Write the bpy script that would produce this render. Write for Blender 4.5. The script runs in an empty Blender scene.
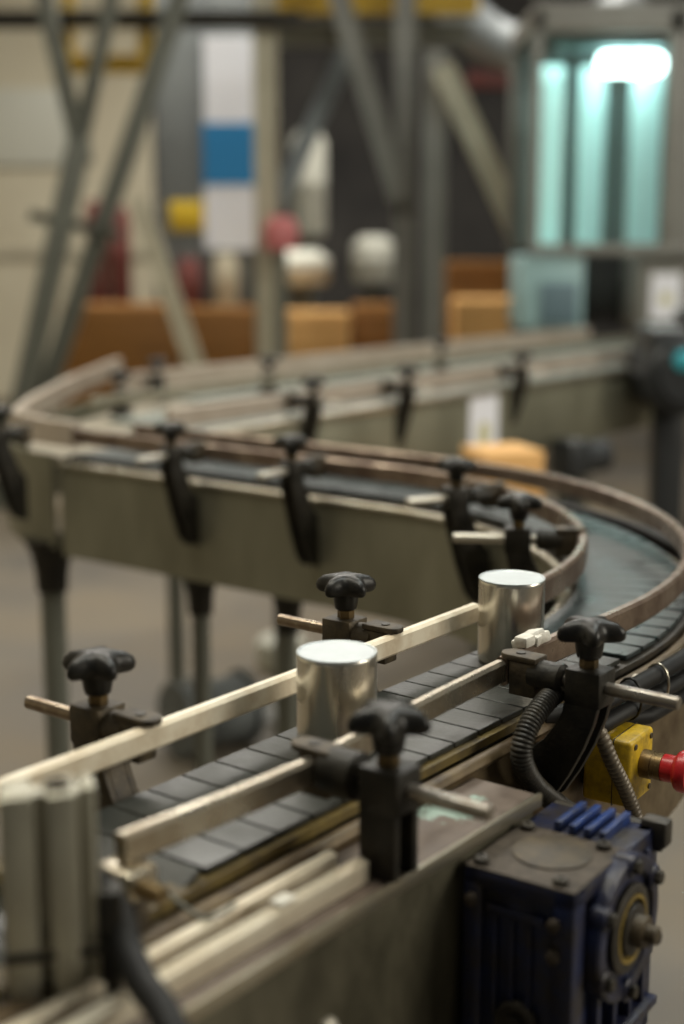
import bpy, bmesh, math, random
from mathutils import Vector, Matrix
random.seed(7)
R = math.radians
PI = math.pi
sc = bpy.context.scene
COL = sc.collection

# ------------------------------------------------------------------ camera, light, exposure
CAM_Z = 1.3116
PITCH = math.atan(272/1422)
cam_d = bpy.data.cameras.new('camera')
cam = bpy.data.objects.new('camera', cam_d); COL.objects.link(cam)
cam.location = (0, 0, CAM_Z)
cam.rotation_euler = (PI/2 - PITCH, 0, 0)
cam_d.sensor_fit = 'VERTICAL'; cam_d.sensor_height = 36.0; cam_d.sensor_width = 24.0
cam_d.lens = 50.0
cam_d.clip_start = 0.05; cam_d.clip_end = 100
cam_d.dof.use_dof = True
cam_d.dof.focus_distance = 1.30
cam_d.dof.aperture_fstop = 2.2
cam_d.dof.aperture_blades = 9
sc.camera = cam

sc.view_settings.view_transform = 'Standard'
sc.view_settings.look = 'None'
sc.view_settings.gamma = 1.0
sc.view_settings.use_curve_mapping = False
sc.view_settings.exposure = 0.0

world = bpy.data.worlds.new('hall_daylight'); sc.world = world
world.use_nodes = True
wn = world.node_tree.nodes; wl = world.node_tree.links
bgn = wn['Background']
bgn.inputs['Color'].default_value = (0.92, 0.90, 0.78, 1)
bgn.inputs['Strength'].default_value = 0.095

def area_light(name, loc, target, size, size_y, power, color):
    d = bpy.data.lights.new(name, 'AREA'); d.shape = 'RECTANGLE'
    d.size = size; d.size_y = size_y; d.energy = power; d.color = color
    o = bpy.data.objects.new(name, d); COL.objects.link(o)
    o.location = loc
    o.rotation_euler = (Vector(target) - Vector(loc)).to_track_quat('-Z', 'Y').to_euler()
    return o
area_light('ceiling_tube_row', (-1.2, 2.2, 4.4), (-1.0, 2.0, 0), 0.5, 5.0, 135, (1.0, 0.95, 0.80))
area_light('ceiling_tube_row', (1.8, 3.4, 4.4), (1.5, 3.0, 0), 0.5, 5.0, 105, (0.95, 1.0, 0.95))
area_light('ceiling_tube_row', (-0.6, 8.2, 4.6), (-0.6, 7.4, 0), 5.0, 0.6, 300, (1.0, 0.95, 0.86))
area_light('high_side_window', (5.2, 0.6, 3.1), (0.2, 1.4, 0.9), 2.6, 1.6, 165, (1.0, 0.94, 0.80))

# ------------------------------------------------------------------ materials
def mat(name, base, rough=0.5, metal=0.0, var=None, amt=0.5, scale=20.0, bump=0.0, bscale=120.0,
        emit=None, estr=0.0, spec=0.5, rvar=0.0, stretch=(1, 1, 1), alpha=1.0):
    """base colour broken up by noise towards var (wear, dirt)"""
    m = bpy.data.materials.new(name); m.use_nodes = True
    nt = m.node_tree; n = nt.nodes; l = nt.links
    b = n['Principled BSDF']
    b.inputs['Base Color'].default_value = (*base, 1)
    b.inputs['Roughness'].default_value = rough
    b.inputs['Metallic'].default_value = metal
    b.inputs['Specular IOR Level'].default_value = spec
    if emit:
        b.inputs['Emission Color'].default_value = (*emit, 1)
        b.inputs['Emission Strength'].default_value = estr
    if var or bump or rvar:
        tc = n.new('ShaderNodeTexCoord'); mp = n.new('ShaderNodeMapping')
        mp.inputs['Scale'].default_value = stretch
        l.new(tc.outputs['Object'], mp.inputs['Vector'])
    if var or rvar:
        nz = n.new('ShaderNodeTexNoise'); nz.inputs['Scale'].default_value = scale
        nz.inputs['Detail'].default_value = 6; nz.inputs['Roughness'].default_value = 0.65
        l.new(mp.outputs['Vector'], nz.inputs['Vector'])
    if var:
        rp = n.new('ShaderNodeValToRGB')
        rp.color_ramp.elements[0].position = 0.5 - 0.22*amt - 0.05
        rp.color_ramp.elements[1].position = 0.5 + 0.30 - 0.2*amt
        rp.color_ramp.elements[0].color = (*base, 1); rp.color_ramp.elements[1].color = (*var, 1)
        l.new(nz.outputs['Fac'], rp.inputs['Fac']); l.new(rp.outputs['Color'], b.inputs['Base Color'])
    if rvar:
        mr = n.new('ShaderNodeMapRange'); mr.inputs['From Min'].default_value = 0.3; mr.inputs['From Max'].default_value = 0.7
        mr.inputs['To Min'].default_value = max(0.03, rough - rvar); mr.inputs['To Max'].default_value = min(1, rough + rvar)
        l.new(nz.outputs['Fac'], mr.inputs['Value']); l.new(mr.outputs['Result'], b.inputs['Roughness'])
    if bump:
        n2 = n.new('ShaderNodeTexNoise'); n2.inputs['Scale'].default_value = bscale; n2.inputs['Detail'].default_value = 4
        l.new(mp.outputs['Vector'], n2.inputs['Vector'])
        bp_ = n.new('ShaderNodeBump'); bp_.inputs['Strength'].default_value = bump; bp_.inputs['Distance'].default_value = 0.002
        l.new(n2.outputs['Fac'], bp_.inputs['Height']); l.new(bp_.outputs['Normal'], b.inputs['Normal'])
    return m

M = dict(
 slat = mat('dark_grey_plastic_slat', (0.013, 0.0155, 0.014), 0.42, 0, (0.042, 0.042, 0.035), 0.5, 9, 0.18, 200, rvar=0.14, spec=0.42),
 cyan_sheen_slat = mat('dark_plastic_slat_cyan_sheen', (0.022, 0.030, 0.032), 0.34, 0, (0.055, 0.068, 0.068), 0.6, 14, 0.2, 160, rvar=0.12, spec=0.35),  # cyan reflection from the machine is mixed into the dark grey base colour
 frame = mat('dull_stainless_steel', (0.17, 0.16, 0.110), 0.46, 0.45, (0.29, 0.275, 0.20), 0.5, 7, 0.08, 60, rvar=0.12, stretch=(1, 1, 0.3)), 
 housing = mat('oily_stained_steel', (0.042, 0.038, 0.024), 0.45, 0.4, (0.13, 0.115, 0.075), 0.55, 9, 0.1, 80, rvar=0.14, stretch=(1, 1, 0.6)),
 rod_grey = mat('clean_steel_rod', (0.36, 0.34, 0.31), 0.34, 0.85, (0.24, 0.20, 0.16), 0.4, 50, rvar=0.1),
 frame_lip = mat('worn_stainless_edge', (0.46, 0.43, 0.35), 0.33, 0.8, (0.30, 0.25, 0.17), 0.4, 18, rvar=0.1),
 side = mat('stained_steel_side', (0.23, 0.175, 0.10), 0.40, 0.55, (0.075, 0.045, 0.022), 0.55, 14, 0.2, 90, rvar=0.15),
 wear = mat('yellowed_wear_strip', (0.21, 0.15, 0.035), 0.6, 0, (0.055, 0.038, 0.018), 0.7, 34),
 cream = mat('cream_worn_rail', (0.88, 0.80, 0.64), 0.36, 0.0, (0.55, 0.42, 0.27), 0.22, 24, 0.06, 90, rvar=0.1),
 rail = mat('brushed_steel_rail', (0.46, 0.42, 0.34), 0.30, 0.85, (0.25, 0.19, 0.125), 0.35, 24, 0.06, 120, rvar=0.12),
 brown_rail = mat('brown_worn_rail', (0.34, 0.265, 0.205), 0.32, 0.6, (0.115, 0.072, 0.052), 0.6, 16, 0.08, 90, rvar=0.12),
 pink_rail = mat('pinkish_grey_rail', (0.58, 0.50, 0.42), 0.34, 0.35, (0.40, 0.32, 0.25), 0.45, 10),
 black = mat('black_cast_plastic', (0.010, 0.0095, 0.008), 0.48, 0, (0.034, 0.028, 0.019), 0.4, 45, 0.25, 300, rvar=0.1, spec=0.32),
 knob = mat('black_knob_plastic', (0.006, 0.006, 0.006), 0.38, 0, (0.022, 0.019, 0.015), 0.4, 60, 0.12, 400, rvar=0.08, spec=0.32),
 dusty = mat('dusty_brown_casting', (0.036, 0.028, 0.019), 0.55, 0.2, (0.095, 0.070, 0.038), 0.5, 60, 0.3, 300),
 brass     = mat('tarnished_brass', (0.22, 0.15, 0.07), 0.4, 0.8, (0.08, 0.06, 0.03), 0.5, 60),
 rod       = mat('worn_steel_rod', (0.34, 0.28, 0.21), 0.32, 0.9, (0.17, 0.11, 0.07), 0.45, 50, rvar=0.1),
 rod_end   = mat('bright_steel_end', (0.62, 0.58, 0.50), 0.4, 0.7),
 can       = mat('brushed_aluminium', (0.80, 0.77, 0.70), 0.27, 1.0, (0.62, 0.56, 0.46), 0.35, 9, 0.04, 60, rvar=0.08, stretch=(1, 1, 0.35)),
 lid = mat('bare_aluminium_lid', (0.48, 0.52, 0.53), 0.42, 0.7, (0.40, 0.43, 0.44), 0.4, 40),
 plate = mat('dirty_brown_plate', (0.10, 0.074, 0.060), 0.5, 0.3, (0.19, 0.15, 0.12), 0.5, 22, 0.15, 130, rvar=0.12),
 alu = mat('aluminium_profile', (0.76, 0.70, 0.57), 0.36, 0.4, (0.55, 0.47, 0.35), 0.35, 20, rvar=0.08),
 wear_y = mat('dull_yellow_seal', (0.34, 0.24, 0.05), 0.5, 0, (0.12, 0.08, 0.02), 0.6, 70),
 alu_grey = mat('grey_anodised_profile', (0.42, 0.40, 0.32), 0.42, 0.5, (0.30, 0.28, 0.22), 0.4, 14),
 blue = mat('grimy_blue_paint', (0.007, 0.017, 0.070), 0.40, 0, (0.022, 0.016, 0.010), 0.6, 34, 0.4, 220, rvar=0.12),
 blue_clean = mat('blue_paint', (0.010, 0.040, 0.19), 0.42, 0, (0.02, 0.025, 0.05), 0.6, 60, 0.15, 200),
 grime = mat('brown_grime', (0.040, 0.031, 0.023), 0.62, 0.1, (0.10, 0.080, 0.062), 0.5, 50, 0.35, 300, spec=0.3),
 dark_gap  = mat('dark_oily_metal', (0.022, 0.020, 0.018), 0.5, 0.3, (0.06, 0.05, 0.035), 0.5, 40, 0.2, 200),
 yellow = mat('chipped_yellow_paint', (0.66, 0.43, 0.012), 0.45, 0, (0.20, 0.13, 0.02), 0.30, 60, 0.2, 250),
 red       = mat('red_button_plastic', (0.52, 0.018, 0.022), 0.34, 0, (0.30, 0.012, 0.014), 0.3, 40),
 brown_edge = mat('oxidised_brown_edge', (0.15, 0.105, 0.05), 0.5, 0.3, (0.055, 0.034, 0.016), 0.55, 26, 0.2, 120),
 far_slat = mat('pale_grey_green_slat', (0.15, 0.175, 0.155), 0.4, 0, (0.24, 0.26, 0.23), 0.5, 8),
 conduit   = mat('black_ribbed_hose', (0.020, 0.019, 0.017), 0.38, 0, (0.06, 0.05, 0.035), 0.35, 50),
 conduit_g = mat('grey_brown_ribbed_hose', (0.20, 0.165, 0.12), 0.45, 0.2, (0.10, 0.08, 0.055), 0.5, 50),
 rubber = mat('black_rubber_cable', (0.008, 0.008, 0.009), 0.6, 0, (0.022, 0.021, 0.019), 0.4, 30, spec=0.25),
 white     = mat('white_tape', (0.74, 0.72, 0.66), 0.6, 0, (0.55, 0.5, 0.4), 0.4, 60, 0.3, 200),
 paper = mat('white_paper', (0.84, 0.83, 0.88), 0.7),
 paper_y   = mat('pale_yellow_print', (0.62, 0.58, 0.36), 0.7),
 floor = mat('worn_concrete_floor', (0.105, 0.095, 0.081), 0.6, 0, (0.205, 0.158, 0.096), 0.5, 0.8, 0.05, 20, rvar=0.15),
 wall = mat('cream_wall_paint', (0.66, 0.61, 0.47), 0.75, 0, (0.56, 0.50, 0.37), 0.4, 1.2),
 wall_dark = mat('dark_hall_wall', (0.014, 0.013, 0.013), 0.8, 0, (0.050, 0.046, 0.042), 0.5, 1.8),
 beige_st = mat('beige_painted_steel', (0.50, 0.46, 0.35), 0.5, 0, (0.38, 0.34, 0.25), 0.4, 4),
 grey_st   = mat('grey_painted_steel', (0.25, 0.245, 0.22), 0.5, 0, (0.18, 0.175, 0.155), 0.4, 4),
 green_st  = mat('grey_green_steel', (0.155, 0.16, 0.13), 0.5, 0, (0.11, 0.11, 0.09), 0.4, 4),
 cab = mat('blue_grey_cabinet', (0.15, 0.165, 0.165), 0.5, 0, (0.12, 0.13, 0.135), 0.4, 3),
 poster_b  = mat('blue_poster_print', (0.015, 0.20, 0.46), 0.6),
 poster_w = mat('white_poster_print', (0.74, 0.76, 0.82), 0.6),
 sticker   = mat('yellow_sign_print', (0.62, 0.43, 0.02), 0.6),
 beam_y = mat('yellow_beam_paint', (0.60, 0.40, 0.03), 0.5, 0, (0.42, 0.27, 0.03), 0.4, 4),
 wood = mat('orange_brown_wood', (0.27, 0.115, 0.016), 0.6, 0, (0.17, 0.07, 0.012), 0.5, 5, stretch=(1, 1, 6)),
 card = mat('orange_cardboard', (0.80, 0.46, 0.17), 0.7, 0, (0.66, 0.35, 0.11), 0.4, 4),
 maroon    = mat('maroon_paint', (0.14, 0.035, 0.03), 0.5),
 pink      = mat('pink_plastic', (0.55, 0.17, 0.17), 0.5),
 pale      = mat('pale_drum_plastic', (0.62, 0.62, 0.54), 0.5),
 duct      = mat('grey_blue_duct', (0.26, 0.28, 0.29), 0.45, 0.3),
 mach      = mat('machine_grey_paint', (0.22, 0.215, 0.19), 0.5, 0, (0.18, 0.17, 0.15), 0.4, 4),
 mach_blue = mat('pale_cyan_panel', (0.30, 0.45, 0.46), 0.45, 0, (0.24, 0.37, 0.38), 0.4, 4),
 mach_dkb  = mat('slate_blue_panel', (0.11, 0.17, 0.20), 0.5),
 cyan_w = mat('white_cyan_panel_added_glow', (0.62, 0.88, 0.86), 0.35, emit=(0.55, 0.86, 0.85), estr=0.20),  # faint emission added so the panels look evenly lit
 louvre = mat('grey_teal_slats', (0.22, 0.28, 0.27), 0.5),
 tube      = mat('lit_fluorescent_tube', (0.9, 1, 1), 0.4, emit=(0.82, 1.0, 0.97), estr=7.0),
 motor     = mat('black_motor_paint', (0.022, 0.024, 0.026), 0.42),
 teal      = mat('teal_lens', (0.05, 0.35, 0.42), 0.25),
)
def glass(name):
    m = bpy.data.materials.new(name); m.use_nodes = True
    b = m.node_tree.nodes['Principled BSDF']
    b.inputs['Base Color'].default_value = (0.86, 0.97, 0.95, 1)
    b.inputs['Roughness'].default_value = 0.02; b.inputs['IOR'].default_value = 1.03
    b.inputs['Transmission Weight'].default_value = 1.0
    return m
M['glass'] = glass('clear_guard_glass')

def stained_plate():
    """brown plate with a patch of flaking pale teal paint left near its end"""
    m = mat('plate_with_teal_flakes', (0.10, 0.074, 0.060), 0.5, 0.2, (0.19, 0.15, 0.12), 0.5, 22, 0.15, 130, rvar=0.12)
    nt = m.node_tree; n = nt.nodes; l = nt.links; b = n['Principled BSDF']
    src = b.inputs['Base Color'].links[0].from_socket
    tc = n.new('ShaderNodeTexCoord')
    d = n.new('ShaderNodeVectorMath'); d.operation = 'DISTANCE'; d.inputs[1].default_value = (0.195, -0.172, -0.025)
    l.new(tc.outputs['Object'], d.inputs[0])
    nz = n.new('ShaderNodeTexNoise'); nz.inputs['Scale'].default_value = 70; nz.inputs['Detail'].default_value = 6
    l.new(tc.outputs['Object'], nz.inputs['Vector'])
    ma = n.new('ShaderNodeMath'); ma.operation = 'MULTIPLY_ADD'; ma.inputs[1].default_value = -16.0; ma.inputs[2].default_value = 0.62
    l.new(d.outputs['Value'], ma.inputs[0])
    ad = n.new('ShaderNodeMath'); ad.operation = 'ADD'; l.new(ma.outputs[0], ad.inputs[0]); l.new(nz.outputs['Fac'], ad.inputs[1])
    rp = n.new('ShaderNodeValToRGB'); rp.color_ramp.elements[0].position = 0.68; rp.color_ramp.elements[1].position = 0.76
    l.new(ad.outputs[0], rp.inputs['Fac'])
    mx = n.new('ShaderNodeMix'); mx.data_type = 'RGBA'
    l.new(rp.outputs['Color'], mx.inputs['Factor']); l.new(src, mx.inputs[6]); mx.inputs[7].default_value = (0.30, 0.40, 0.34, 1)
    l.new(mx.outputs[2], b.inputs['Base Color'])
    return m
M['plate_t'] = stained_plate()

# ------------------------------------------------------------------ mesh helpers
class MB:
    def __init__(self): self.bm = bmesh.new()
    def box(self, x0, x1, y0, y1, z0, z1, bev=0.0, mx=None, seg=2):
        g = bmesh.ops.create_cube(self.bm, size=1.0); vs = g['verts']
        for v in vs:
            v.co = Vector((x0 if v.co.x < 0 else x1, y0 if v.co.y < 0 else y1, z0 if v.co.z < 0 else z1))
        if bev > 0:
            es = list({e for v in vs for e in v.link_edges})
            r = bmesh.ops.bevel(self.bm, geom=es, offset=bev, segments=seg, affect='EDGES', profile=0.5)
            vs = list({v for f in r['faces'] for v in f.verts} | {v for v in vs if v.is_valid})
        if mx is not None:
            bmesh.ops.transform(self.bm, matrix=mx, verts=vs)
        return self
    def prism(self, pts, axis, a, b, bev=0.0, mx=None):
        """polygon pts (u,v) extruded from a to b along axis"""
        def P(u, v, t):
            return {'x': (t, u, v), 'y': (u, t, v), 'z': (u, v, t)}[axis]
        bot = [self.bm.verts.new(P(u, v, a)) for u, v in pts]
        top = [self.bm.verts.new(P(u, v, b)) for u, v in pts]
        n = len(pts)
        fs = [self.bm.faces.new(bot[::-1]), self.bm.faces.new(top)]
        for i in range(n):
            fs.append(self.bm.faces.new((bot[i], bot[(i+1) % n], top[(i+1) % n], top[i])))
        bmesh.ops.recalc_face_normals(self.bm, faces=fs)
        vs = bot + top
        if bev > 0:
            es = list(set(fs[0].edges) | set(fs[1].edges))
            r = bmesh.ops.bevel(self.bm, geom=es, offset=bev, segments=2, affect='EDGES', profile=0.5)
            vs = list({v for f in r['faces'] for v in f.verts} | {v for v in vs if v.is_valid})
        if mx is not None:
            bmesh.ops.transform(self.bm, matrix=mx, verts=vs)
        return self
    def lathe(self, prof, seg=28, mx=None, shape=None):
        """prof: list of (r, z) bottom to top; shape(theta) multiplies r"""
        rings = []; vs = []
        for r, z in prof:
            if r < 1e-6:
                v = self.bm.verts.new((0, 0, z)); rings.append([v]); vs.append(v)
            else:
                ring = []
                for i in range(seg):
                    a = 2*PI*i/seg; k = shape(a, z) if shape else 1.0
                    v = self.bm.verts.new((r*k*math.cos(a), r*k*math.sin(a), z)); ring.append(v); vs.append(v)
                rings.append(ring)
        fs = []
        for A, B in zip(rings, rings[1:]):
            for i in range(seg):
                j = (i+1) % seg
                if len(A) == 1 and len(B) == 1: continue
                if len(A) == 1: fs.append(self.bm.faces.new((A[0], B[j], B[i])))
                elif len(B) == 1: fs.append(self.bm.faces.new((A[i], A[j], B[0])))
                else: fs.append(self.bm.faces.new((A[i], A[j], B[j], B[i])))
        if len(rings[0]) > 1: fs.append(self.bm.faces.new(rings[0][::-1]))
        if len(rings[-1]) > 1: fs.append(self.bm.faces.new(rings[-1]))
        bmesh.ops.recalc_face_normals(self.bm, faces=fs)
        if mx is not None: bmesh.ops.transform(self.bm, matrix=mx, verts=vs)
        return self
    def cyl(self, p, q, r, seg=20, r2=None, bev=0.0):
        p = Vector(p); q = Vector(q); d = q - p; Lh = d.length
        r2 = r if r2 is None else r2
        prof = [(r, 0), (r2, Lh)] if not bev else [(r-bev, 0), (r, bev), (r2, Lh-bev), (r2-bev, Lh)]
        mx = Matrix.Translation(p) @ d.to_track_quat('Z', 'Y').to_matrix().to_4x4()
        return self.lathe(prof, seg, mx)
    def tube(self, pts, rad, seg=14):
        """pts list of Vector; rad number or list; parallel-transport frames"""
        pts = [Vector(p) for p in pts]; n = len(pts)
        T = [(pts[min(i+1, n-1)] - pts[max(i-1, 0)]).normalized() for i in range(n)]
        up = Vector((0, 0, 1)) if abs(T[0].z) < 0.9 else Vector((1, 0, 0))
        U = (up - T[0]*up.dot(T[0])).normalized()
        rings = []
        for i in range(n):
            U = (U - T[i]*U.dot(T[i])).normalized(); V = T[i].cross(U)
            r = rad[i] if isinstance(rad, (list, tuple)) else rad
            rings.append([self.bm.verts.new(pts[i] + (U*math.cos(2*PI*k/seg) + V*math.sin(2*PI*k/seg))*r) for k in range(seg)])
        fs = []
        for A, B in zip(rings, rings[1:]):
            for k in range(seg):
                fs.append(self.bm.faces.new((A[k], A[(k+1) % seg], B[(k+1) % seg], B[k])))
        fs.append(self.bm.faces.new(rings[0][::-1])); fs.append(self.bm.faces.new(rings[-1]))
        bmesh.ops.recalc_face_normals(self.bm, faces=fs)
        return self
    def sweep(self, path, sec, closed_ends=True):
        """sec polygon of (lateral to the left, z) swept along path of (x, y)"""
        n = len(path); rings = []
        for i in range(n):
            a = Vector(path[max(i-1, 0)][:2]); b = Vector(path[min(i+1, n-1)][:2])
            t = (b-a).normalized(); nl = Vector((-t.y, t.x)); p = Vector(path[i][:2])
            rings.append([self.bm.verts.new((p.x+nl.x*u, p.y+nl.y*u, v)) for u, v in sec])
        m = len(sec); fs = []
        for A, B in zip(rings, rings[1:]):
            for k in range(m):
                fs.append(self.bm.faces.new((A[k], A[(k+1) % m], B[(k+1) % m], B[k])))
        fs.append(self.bm.faces.new(rings[0][::-1])); fs.append(self.bm.faces.new(rings[-1]))
        bmesh.ops.recalc_face_normals(self.bm, faces=fs)
        return self
    def build(self, name, m, parent=None, sharp=40):
        me = bpy.data.meshes.new(name); self.bm.to_mesh(me); self.bm.free()
        me.polygons.foreach_set('use_smooth', [True]*len(me.polygons))
        me.set_sharp_from_angle(angle=R(sharp))
        me.materials.append(M[m] if isinstance(m, str) else m)
        o = bpy.data.objects.new(name, me); COL.objects.link(o)
        if parent: o.parent = parent
        return o

def rect(u0, u1, v0, v1, b=0.0):
    if not b: return [(u0, v0), (u1, v0), (u1, v1), (u0, v1)]
    return [(u0+b, v0), (u1-b, v0), (u1, v0+b), (u1, v1-b), (u1-b, v1), (u0+b, v1), (u0, v1-b), (u0, v0+b)]
def catmull(P, per=12):
    P = [Vector(p) for p in P]; Q = [2*P[0]-P[1]] + P + [2*P[-1]-P[-2]]; out = []
    for i in range(1, len(Q)-2):
        for k in range(per):
            t = k/per; a, b, c, d = Q[i-1:i+3]
            out.append(0.5*((2*b) + (c-a)*t + (2*a-5*b+4*c-d)*t*t + (3*b-a-3*c+d)*t**3))
    out.append(P[-1]); return out

# the conveyor's own axes: x runs along the near belt, y to its left, z = 0 at the belt's top face
O = Vector((-0.168, 1.001, 0.90)); ROT = math.atan2(0.79464, 0.60708)
BASE = Matrix.Translation(O) @ Matrix.Rotation(ROT, 4, 'Z')
FLOOR = -0.90
def W(x, y, z): return BASE @ Vector((x, y, z))

def thing(name, label, cat, loc=(0, 0, 0), rot=0.0, group=None, world=False):
    o = bpy.data.objects.new(name, None); COL.objects.link(o)
    o.empty_display_size = 0.05
    o.location = Vector(loc) if world else W(*loc)
    o.rotation_euler = (0, 0, rot if world else ROT + rot)
    o['label'] = label; o['category'] = cat
    if group: o['group'] = group
    return o
def tag(o, label, cat, group=None, kind=None):
    if label: o['label'] = label
    if cat: o['category'] = cat
    if group: o['group'] = group
    if kind: o['kind'] = kind
    return o
def inconv(o):
    o.matrix_world = BASE.copy(); return o
def copy_tree(o, parent=None):
    c = o.copy(); COL.objects.link(c); c.parent = parent
    for ch in list(o.children): copy_tree(ch, c)
    return c
def struct(o): o['kind'] = 'structure'; return o

# a point of the photograph at depth y (metres forward) as a world position, used to set out the background
def at(px, py, Y):
    u = 512-py; f = 1422.0
    ry = u*math.sin(PITCH)+f*math.cos(PITCH); rz = u*math.cos(PITCH)-f*math.sin(PITCH)
    k = Y/ry
    return Vector(((px-342)*k, Y, CAM_Z+rz*k))

# ------------------------------------------------------------------ the hall
fl = MB(); fl.box(-9, 9, -2, 13.2, -0.1, 0.0); struct(fl.build('floor', 'floor'))
BY = 12.0
w = MB(); w.box(-9, -1.55, BY, BY+0.2, 0.0, 6.0); struct(w.build('wall_back', 'wall'))
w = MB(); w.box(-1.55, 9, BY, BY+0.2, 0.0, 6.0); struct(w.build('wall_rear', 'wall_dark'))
t = MB()
z0 = at(60, 252, BY).z; t.box(-9, -1.55, BY-0.04, BY, z0-0.05, z0+0.03, 0.01)
struct(t.build('trim_1', 'beige_st'))
w = MB(); w.box(-6.2, -6.0, -2, BY, 0, 6.0); struct(w.build('wall_left', 'wall'))

# ------------------------------------------------------------------ conveyor path
CY = -0.0655                        # lateral centre of the belt
S0, RT = 0.575, 0.660
C1 = (S0, CY+RT)
def run_path(off, x0=-0.6, step=0.03, end=1.36, first=True):
    """line parallel to the belt centre at lateral offset off (left positive): straight, left turn, straight"""
    p = []
    if first:
        n = max(2, int((S0-x0)/0.05)); p += [(x0+(S0-x0)*i/n, CY+off) for i in range(n)]
    for i in range(37):
        a = -PI/2 + (PI/2)*i/36
        p.append((C1[0]+(RT-off)*math.cos(a), C1[1]+(RT-off)*math.sin(a)))
    n = 16
    p += [(S0+RT-off, C1[1]+(end-C1[1])*i/n) for i in range(1, n+1)]
    return p

conv = thing('conveyor', 'long S-shaped slat chain conveyor with stained steel sides carrying the two cans', 'conveyor')
H = MB()
def slats(mb, length_path, w, pitch, z0, z1, gap=0.0016):
    P = [Vector(p) for p in length_path]; seg = []; tot = 0
    for a, b in zip(P, P[1:]): seg.append((tot, a, b)); tot += (b-a).length
    n = int(tot/pitch)
    def pos(s):
        for q0, a, b in reversed(seg):
            if s >= q0: return a + (b-a).normalized()*(s-q0), (b-a).normalized()
    for i in range(n):
        p, t = pos((i+0.5)*pitch)
        mx = Matrix(((t.x, -t.y, 0, p.x), (t.y, t.x, 0, p.y), (0, 0, 1, 0), (0, 0, 0, 1)))
        mb.box(-(pitch-gap)/2, (pitch-gap)/2, -w/2, w/2, z0, z1, 0.0008, mx, 1)
# near straight run of dark slats
c = MB(); slats(c, [(-0.045, CY), (S0, CY)], 0.131, 0.0381, -0.005, 0.0)
for k in range(3):                      # the slats rolling over the nose sprocket
    a = R(28+36*k)
    mx = Matrix.Translation((-0.047, CY, -0.034)) @ Matrix.Rotation(-a, 4, 'Y')
    c.box(-0.014, 0.014, -0.0655, 0.0655, 0.029, 0.034, 0.0008, mx, 1)
c.build('slat_chain', 'slat', conv)
c = MB(); slats(c, run_path(0, first=False, end=1.375), 0.131, 0.0381, -0.005, 0.0, 0.0022)
tag(c.build('slat_chain', 'cyan_sheen_slat', conv), 'slats of the bend and far run, cyan reflection tinted into them', None)
nose = MB(); nose.cyl((-0.047, CY+0.05, -0.034), (-0.047, CY-0.05, -0.034), 0.027, 24)
nose.build('nose_roller', 'dark_gap', conv)
# infeed belt before the nose
c = MB(); slats(c, [(-0.62, CY), (-0.115, CY)], 0.131, 0.0381, -0.025, -0.020)
c.build('infeed_chain', 'slat', conv)
# wear strips and chain bed
for s in (1, -1):
    c = MB(); c.sweep([(-0.6, CY+s*0.060), (0.0, CY+s*0.060), (0.52, CY+s*0.060)], rect(-0.012, 0.0085, -0.013, -0.0055)); c.build('wear_strip', 'wear', conv)
    c = MB(); c.sweep(run_path(s*0.060, 0.52), rect(-0.012, 0.010, -0.013, -0.0065)); c.build('wear_strip', 'dark_gap', conv)
c = MB(); c.sweep(run_path(0), rect(-0.05, 0.05, -0.05, -0.03)); c.build('chain_bed', 'dark_gap', conv)
for s in (1, -1):
    c = MB(); c.sweep(run_path(s*0.080), rect(-0.004, 0.004, -0.20, -0.018))
    c.build('side_plate', 'side' if s < 0 else 'frame', conv)
    ring = [(0.0075*math.cos(2*PI*k/10), -0.018+0.006*math.sin(2*PI*k/10)) for k in range(10)]
    c = MB(); c.sweep([(-0.6, CY+s*0.0805), (0.2, CY+s*0.0805), (0.54, CY+s*0.0805)], ring); c.build('frame_edge', 'brown_edge', conv)
    c = MB(); c.sweep(run_path(s*0.0805, 0.54), ring); c.build('frame_edge', 'frame_lip' if s > 0 else 'brown_edge', conv)
for x, y, a in ((0.2, CY, 0), (1.265, 0.75, PI/2), (1.265, 1.2, PI/2)):
    c = MB(); mx = Matrix.Translation((x, y, 0)) @ Matrix.Rotation(a, 4, 'Z')
    c.box(-0.02, 0.02, -0.078, 0.078, -0.19, -0.16, 0.003, mx); c.build('cross_member', 'frame', conv)
# legs: black bracket, round pole and foot
def leg(x, y, r, rf=0.05, base=-0.20):
    c = MB(); c.cyl((x, y, FLOOR+0.02), (x, y, base), r, 20); p = c.build('leg', 'green_st', conv)
    c = MB(); c.lathe([(rf, FLOOR), (rf, FLOOR+0.012), (r+0.006, FLOOR+0.035), (r+0.004, FLOOR+0.06)], 20, Matrix.Translation((x, y, 0)))
    c.build('leg_foot', 'black', p)
    c = MB(); c.lathe([(r+0.006, base-0.10), (r+0.008, base-0.06), (r+0.016, base-0.02), (r+0.03, base+0.012)], 20, Matrix.Translation((x, y, 0)))
    c.build('leg_bracket', 'black', p)
leg(1.215, 1.47, 0.026)
leg(1.265, 1.10, 0.018); leg(1.265, 0.88, 0.016)
leg(0.35, -0.12, 0.022); leg(0.35, -0.01, 0.022)
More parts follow.
